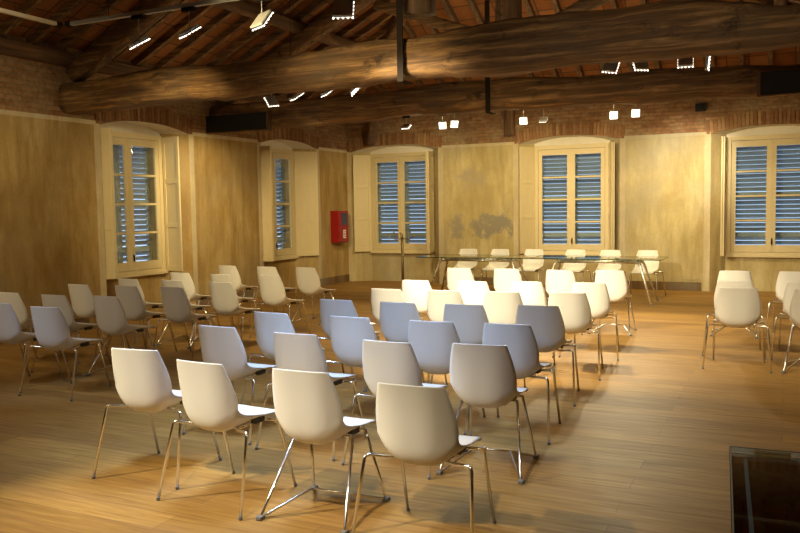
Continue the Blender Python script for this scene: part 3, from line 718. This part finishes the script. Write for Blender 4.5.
LEFT = [[(-6.49, 4.99, 0), (-5.80, 4.91, 3)], [(-7.26, 5.71, -2), (-6.57, 5.68, 0), (-5.95, 5.76, -1)], [(-7.25, 6.63, -4), (-6.55, 6.65, -3), (-5.92, 6.68, -4)],
        [(-7.22, 7.37, -4), (-6.54, 7.38, -2), (-5.77, 7.32, -4)], [(-7.25, 8.33, -2), (-6.51, 8.26, -5), (-5.77, 8.28, -5)], [(-7.46, 9.62, -5), (-6.73, 9.57, -3), (-6.06, 9.57, -5)]]
for r_, row in enumerate(LEFT):
    for c_, (x, y, a) in enumerate(row):
        kind = 'B' if (r_, c_) in ((1, 2), (3, 1), (5, 2)) else 'A'
        cn = (['left chair', 'right chair'] if len(row) == 2 else ['wall-side chair', 'middle chair', 'aisle-side chair'])[c_]
        ra = 'farthest row' if r_ == 5 else ('nearest row' if r_ == 0 else ordn[r_]+' row from the camera')
        place(kind, x, y+OFF, a, 'white %s, %s, block along the left wall' % (cn, ra), 'white chairs in the left block')
RIGHT = [[(-.43, 8.27, 1), (.23, 8.29, 0)], [(-.49, 8.99, 0), (.17, 8.99, 0)], [(-.56, 10.35, -1), (.09, 10.37, -1)]]
for r_, row in enumerate(RIGHT):
    for c_, (x, y, a) in enumerate(row):
        kind = 'B' if (r_, c_) in ((0, 1), (2, 0)) else 'A'
        place(kind, x, y+OFF, a, 'white shell %s chair in the %s row of the block at the right edge' % (('left', 'right')[c_], ('nearest', 'middle', 'farthest')[r_]), 'white chairs in the right block')
tl = ['leftmost', 'second from left', 'third from left', 'fourth from left', 'fifth from left', 'rightmost']
for i, (x, y, a) in enumerate(((-5.56, 14.72, 183), (-4.93, 14.72, 178), (-4.27, 14.72, 176), (-3.47, 14.72, 181), (-2.84, 14.70, 180), (-2.20, 14.70, 178))):
    place('A' if i != 3 else 'A', x, y-OFF, a, 'white chair facing the audience behind the glass tables, %s of six' % tl[i], 'white chairs behind the glass tables')

# ------------------------------------------------------------------ glass tables
def table(x0, x1, lab):
    cx = (x0+x1)/2; w = (x1-x0)/2; Y0, Y1 = 13.17, 14.02; cy = (Y0+Y1)/2; d = (Y1-Y0)/2
    t = thing('glass_table', lab, 'table', (cx, cy, 0), group='long glass-topped tables')
    bm = BM(); box(bm, (-w+.003, -d+.003, .722), (w-.003, d-.003, .734)); tp = obj('glass_top', bm, M['tglass'], t)
    bm = BM()
    for a, b in (((-w, -d), (w, -d+.003)), ((-w, d-.003), (w, d)), ((-w, -d+.003), (-w+.003, d-.003)), ((w-.003, -d+.003), (w, d-.003))): box(bm, (a[0], a[1], .721), (b[0], b[1], .735))
    obj('glass_edge', bm, M['tedge'], tp)
    xi = w-.42
    for s_ in (-1, 1):
        bm = BM(); tube(bm, [(-xi-.02, s_*.17, .672), (xi+.02, s_*.17, .672)], .024, 12); obj('top_rail', bm, M['alu'], t, True)
    for sx in (-1, 1):
        bm = BM(); tube(bm, [(sx*xi, -.2, .672), (sx*xi, .2, .672)], .022, 12); obj('end_rail', bm, M['alu'], t, True)
        for sy in (-1, 1):
            pts = fillet([(sx*(xi-.03), sy*.15, .672), (sx*(xi+.05), sy*.19, .66), (sx*(xi+.10), sy*.22, .50), (sx*(xi+.26), sy*.36, .012)], .06)
            rr = [.026-.010*i/(len(pts)-1) for i in range(len(pts))]
            l = obj('leg', tube(BM(), pts, rr, 12), M['alu'], t, True)
            bm = BM(); tube(bm, [(sx*(xi+.262), sy*.362, .001), (sx*(xi+.26), sy*.36, .016)], .02, 12); obj('foot_pad', bm, M['cap'], l)
            bm = BM(); tube(bm, [(sx*(xi+.02), sy*.17, .69), (sx*(xi+.02), sy*.17, .7215)], .018, 12); obj('glass_support', bm, M['cap'], t)
table(-6.0, -3.90, 'left glass-topped table on splayed chrome legs before the back windows')
table(-3.885, -1.76, 'right glass-topped table on splayed chrome legs before the back windows')

# ------------------------------------------------------------------ stand by the left back window
st = thing('branching_metal_stand', 'slim bronze pole stand with short branching arms left of the tables', 'stand', (-6.45, 13.55, 0))
bm = BM(); tube(bm, [(0, 0, .02), (0, 0, 1.08)], [.028, .022], 12); obj('pole', bm, M['bronze'], st, True)
bm = BM(); tube(bm, [(0, 0, .0), (0, 0, .015), (0, 0, .03)], [.15, .15, .03], 24); obj('base', bm, M['bronze'], st)
for i, (dx, dy, dz) in enumerate(((-.26, .0, .03), (.24, .0, .02), (-.13, -.08, .07), (.12, .08, .08), (.05, -.1, .03), (-.08, .1, .05))):
    bm = BM(); tube(bm, fillet([(0, 0, 1.05), (dx*.6, dy*.6, 1.05-.02), (dx, dy, 1.05+dz), (dx*1.02, dy*1.02, 1.08+dz)], .04), .006, 8); a_ = obj('arm', bm, M['bronze'], st, True)
    bm = BM(); bmesh.ops.create_icosphere(bm, subdivisions=2, radius=.017, matrix=Matrix.Translation((dx*1.02, dy*1.02, 1.09+dz))); obj('knob', bm, M['brass'], a_, True)

# ------------------------------------------------------------------ red fire cabinet
fc = thing('fire_cabinet', 'red metal fire cabinet on the left wall beside the corner', 'fire cabinet', (XL, 15.15, 0))
bm = BM(); box(bm, (.001, -.21, .90), (.20, .21, 1.58)); obj('cabinet_body', bm, M['red'], fc, bev=.006)
bm = BM(); box(bm, (.2005, -.195, .915), (.214, .195, 1.565)); dr = obj('cabinet_door', bm, M['red'], fc, bev=.004)
bm = BM(); box(bm, (.2145, -.10, 1.27), (.218, .14, 1.53)); obj('viewing_window', bm, M['greyd'], dr)
bm = BM(); box(bm, (.2145, -.05, .99), (.2165, .07, 1.17)); obj('label_plate', bm, M['white'], dr)
bm = BM()
for i in range(4): box(bm, (.2166, -.035, 1.02+i*.034), (.2172, .055, 1.032+i*.034))
obj('printed_lines', bm, M['red'], dr)

# ------------------------------------------------------------------ world, camera, view
w = bpy.data.worlds.new('dusk'); scn.world = w; w.use_nodes = True
bg = w.node_tree.nodes['Background']; bg.inputs[0].default_value = (.38, .53, .76, 1); bg.inputs[1].default_value = 1.1
f, yaw, pitch, roll, H = 804.6, .4476306, .0714857, -.0156236, 1.6
fw = V((-sin(yaw)*cos(pitch), cos(yaw)*cos(pitch), -sin(pitch))); rt = V((cos(yaw), sin(yaw), 0)); up = rt.cross(fw)
r2 = rt*cos(roll)+up*sin(roll); u2 = up*cos(roll)-rt*sin(roll)
cd = bpy.data.cameras.new('camera'); cam = bpy.data.objects.new('camera', cd); C.objects.link(cam)
cd.sensor_width = 36; cd.lens = f*36/800; cd.clip_end = 200
Mx = Matrix((r2, u2, -fw)).transposed().to_4x4(); Mx.translation = (0, 0, H); cam.matrix_world = Mx
scn.camera = cam
vs = scn.view_settings; vs.view_transform = 'Standard'; vs.look = 'None'; vs.gamma = 1; vs.exposure = .92; vs.use_curve_mapping = False
scn.cycles.max_bounces = 8; scn.cycles.transparent_max_bounces = 12
scn.cycles.sample_clamp_indirect = 6
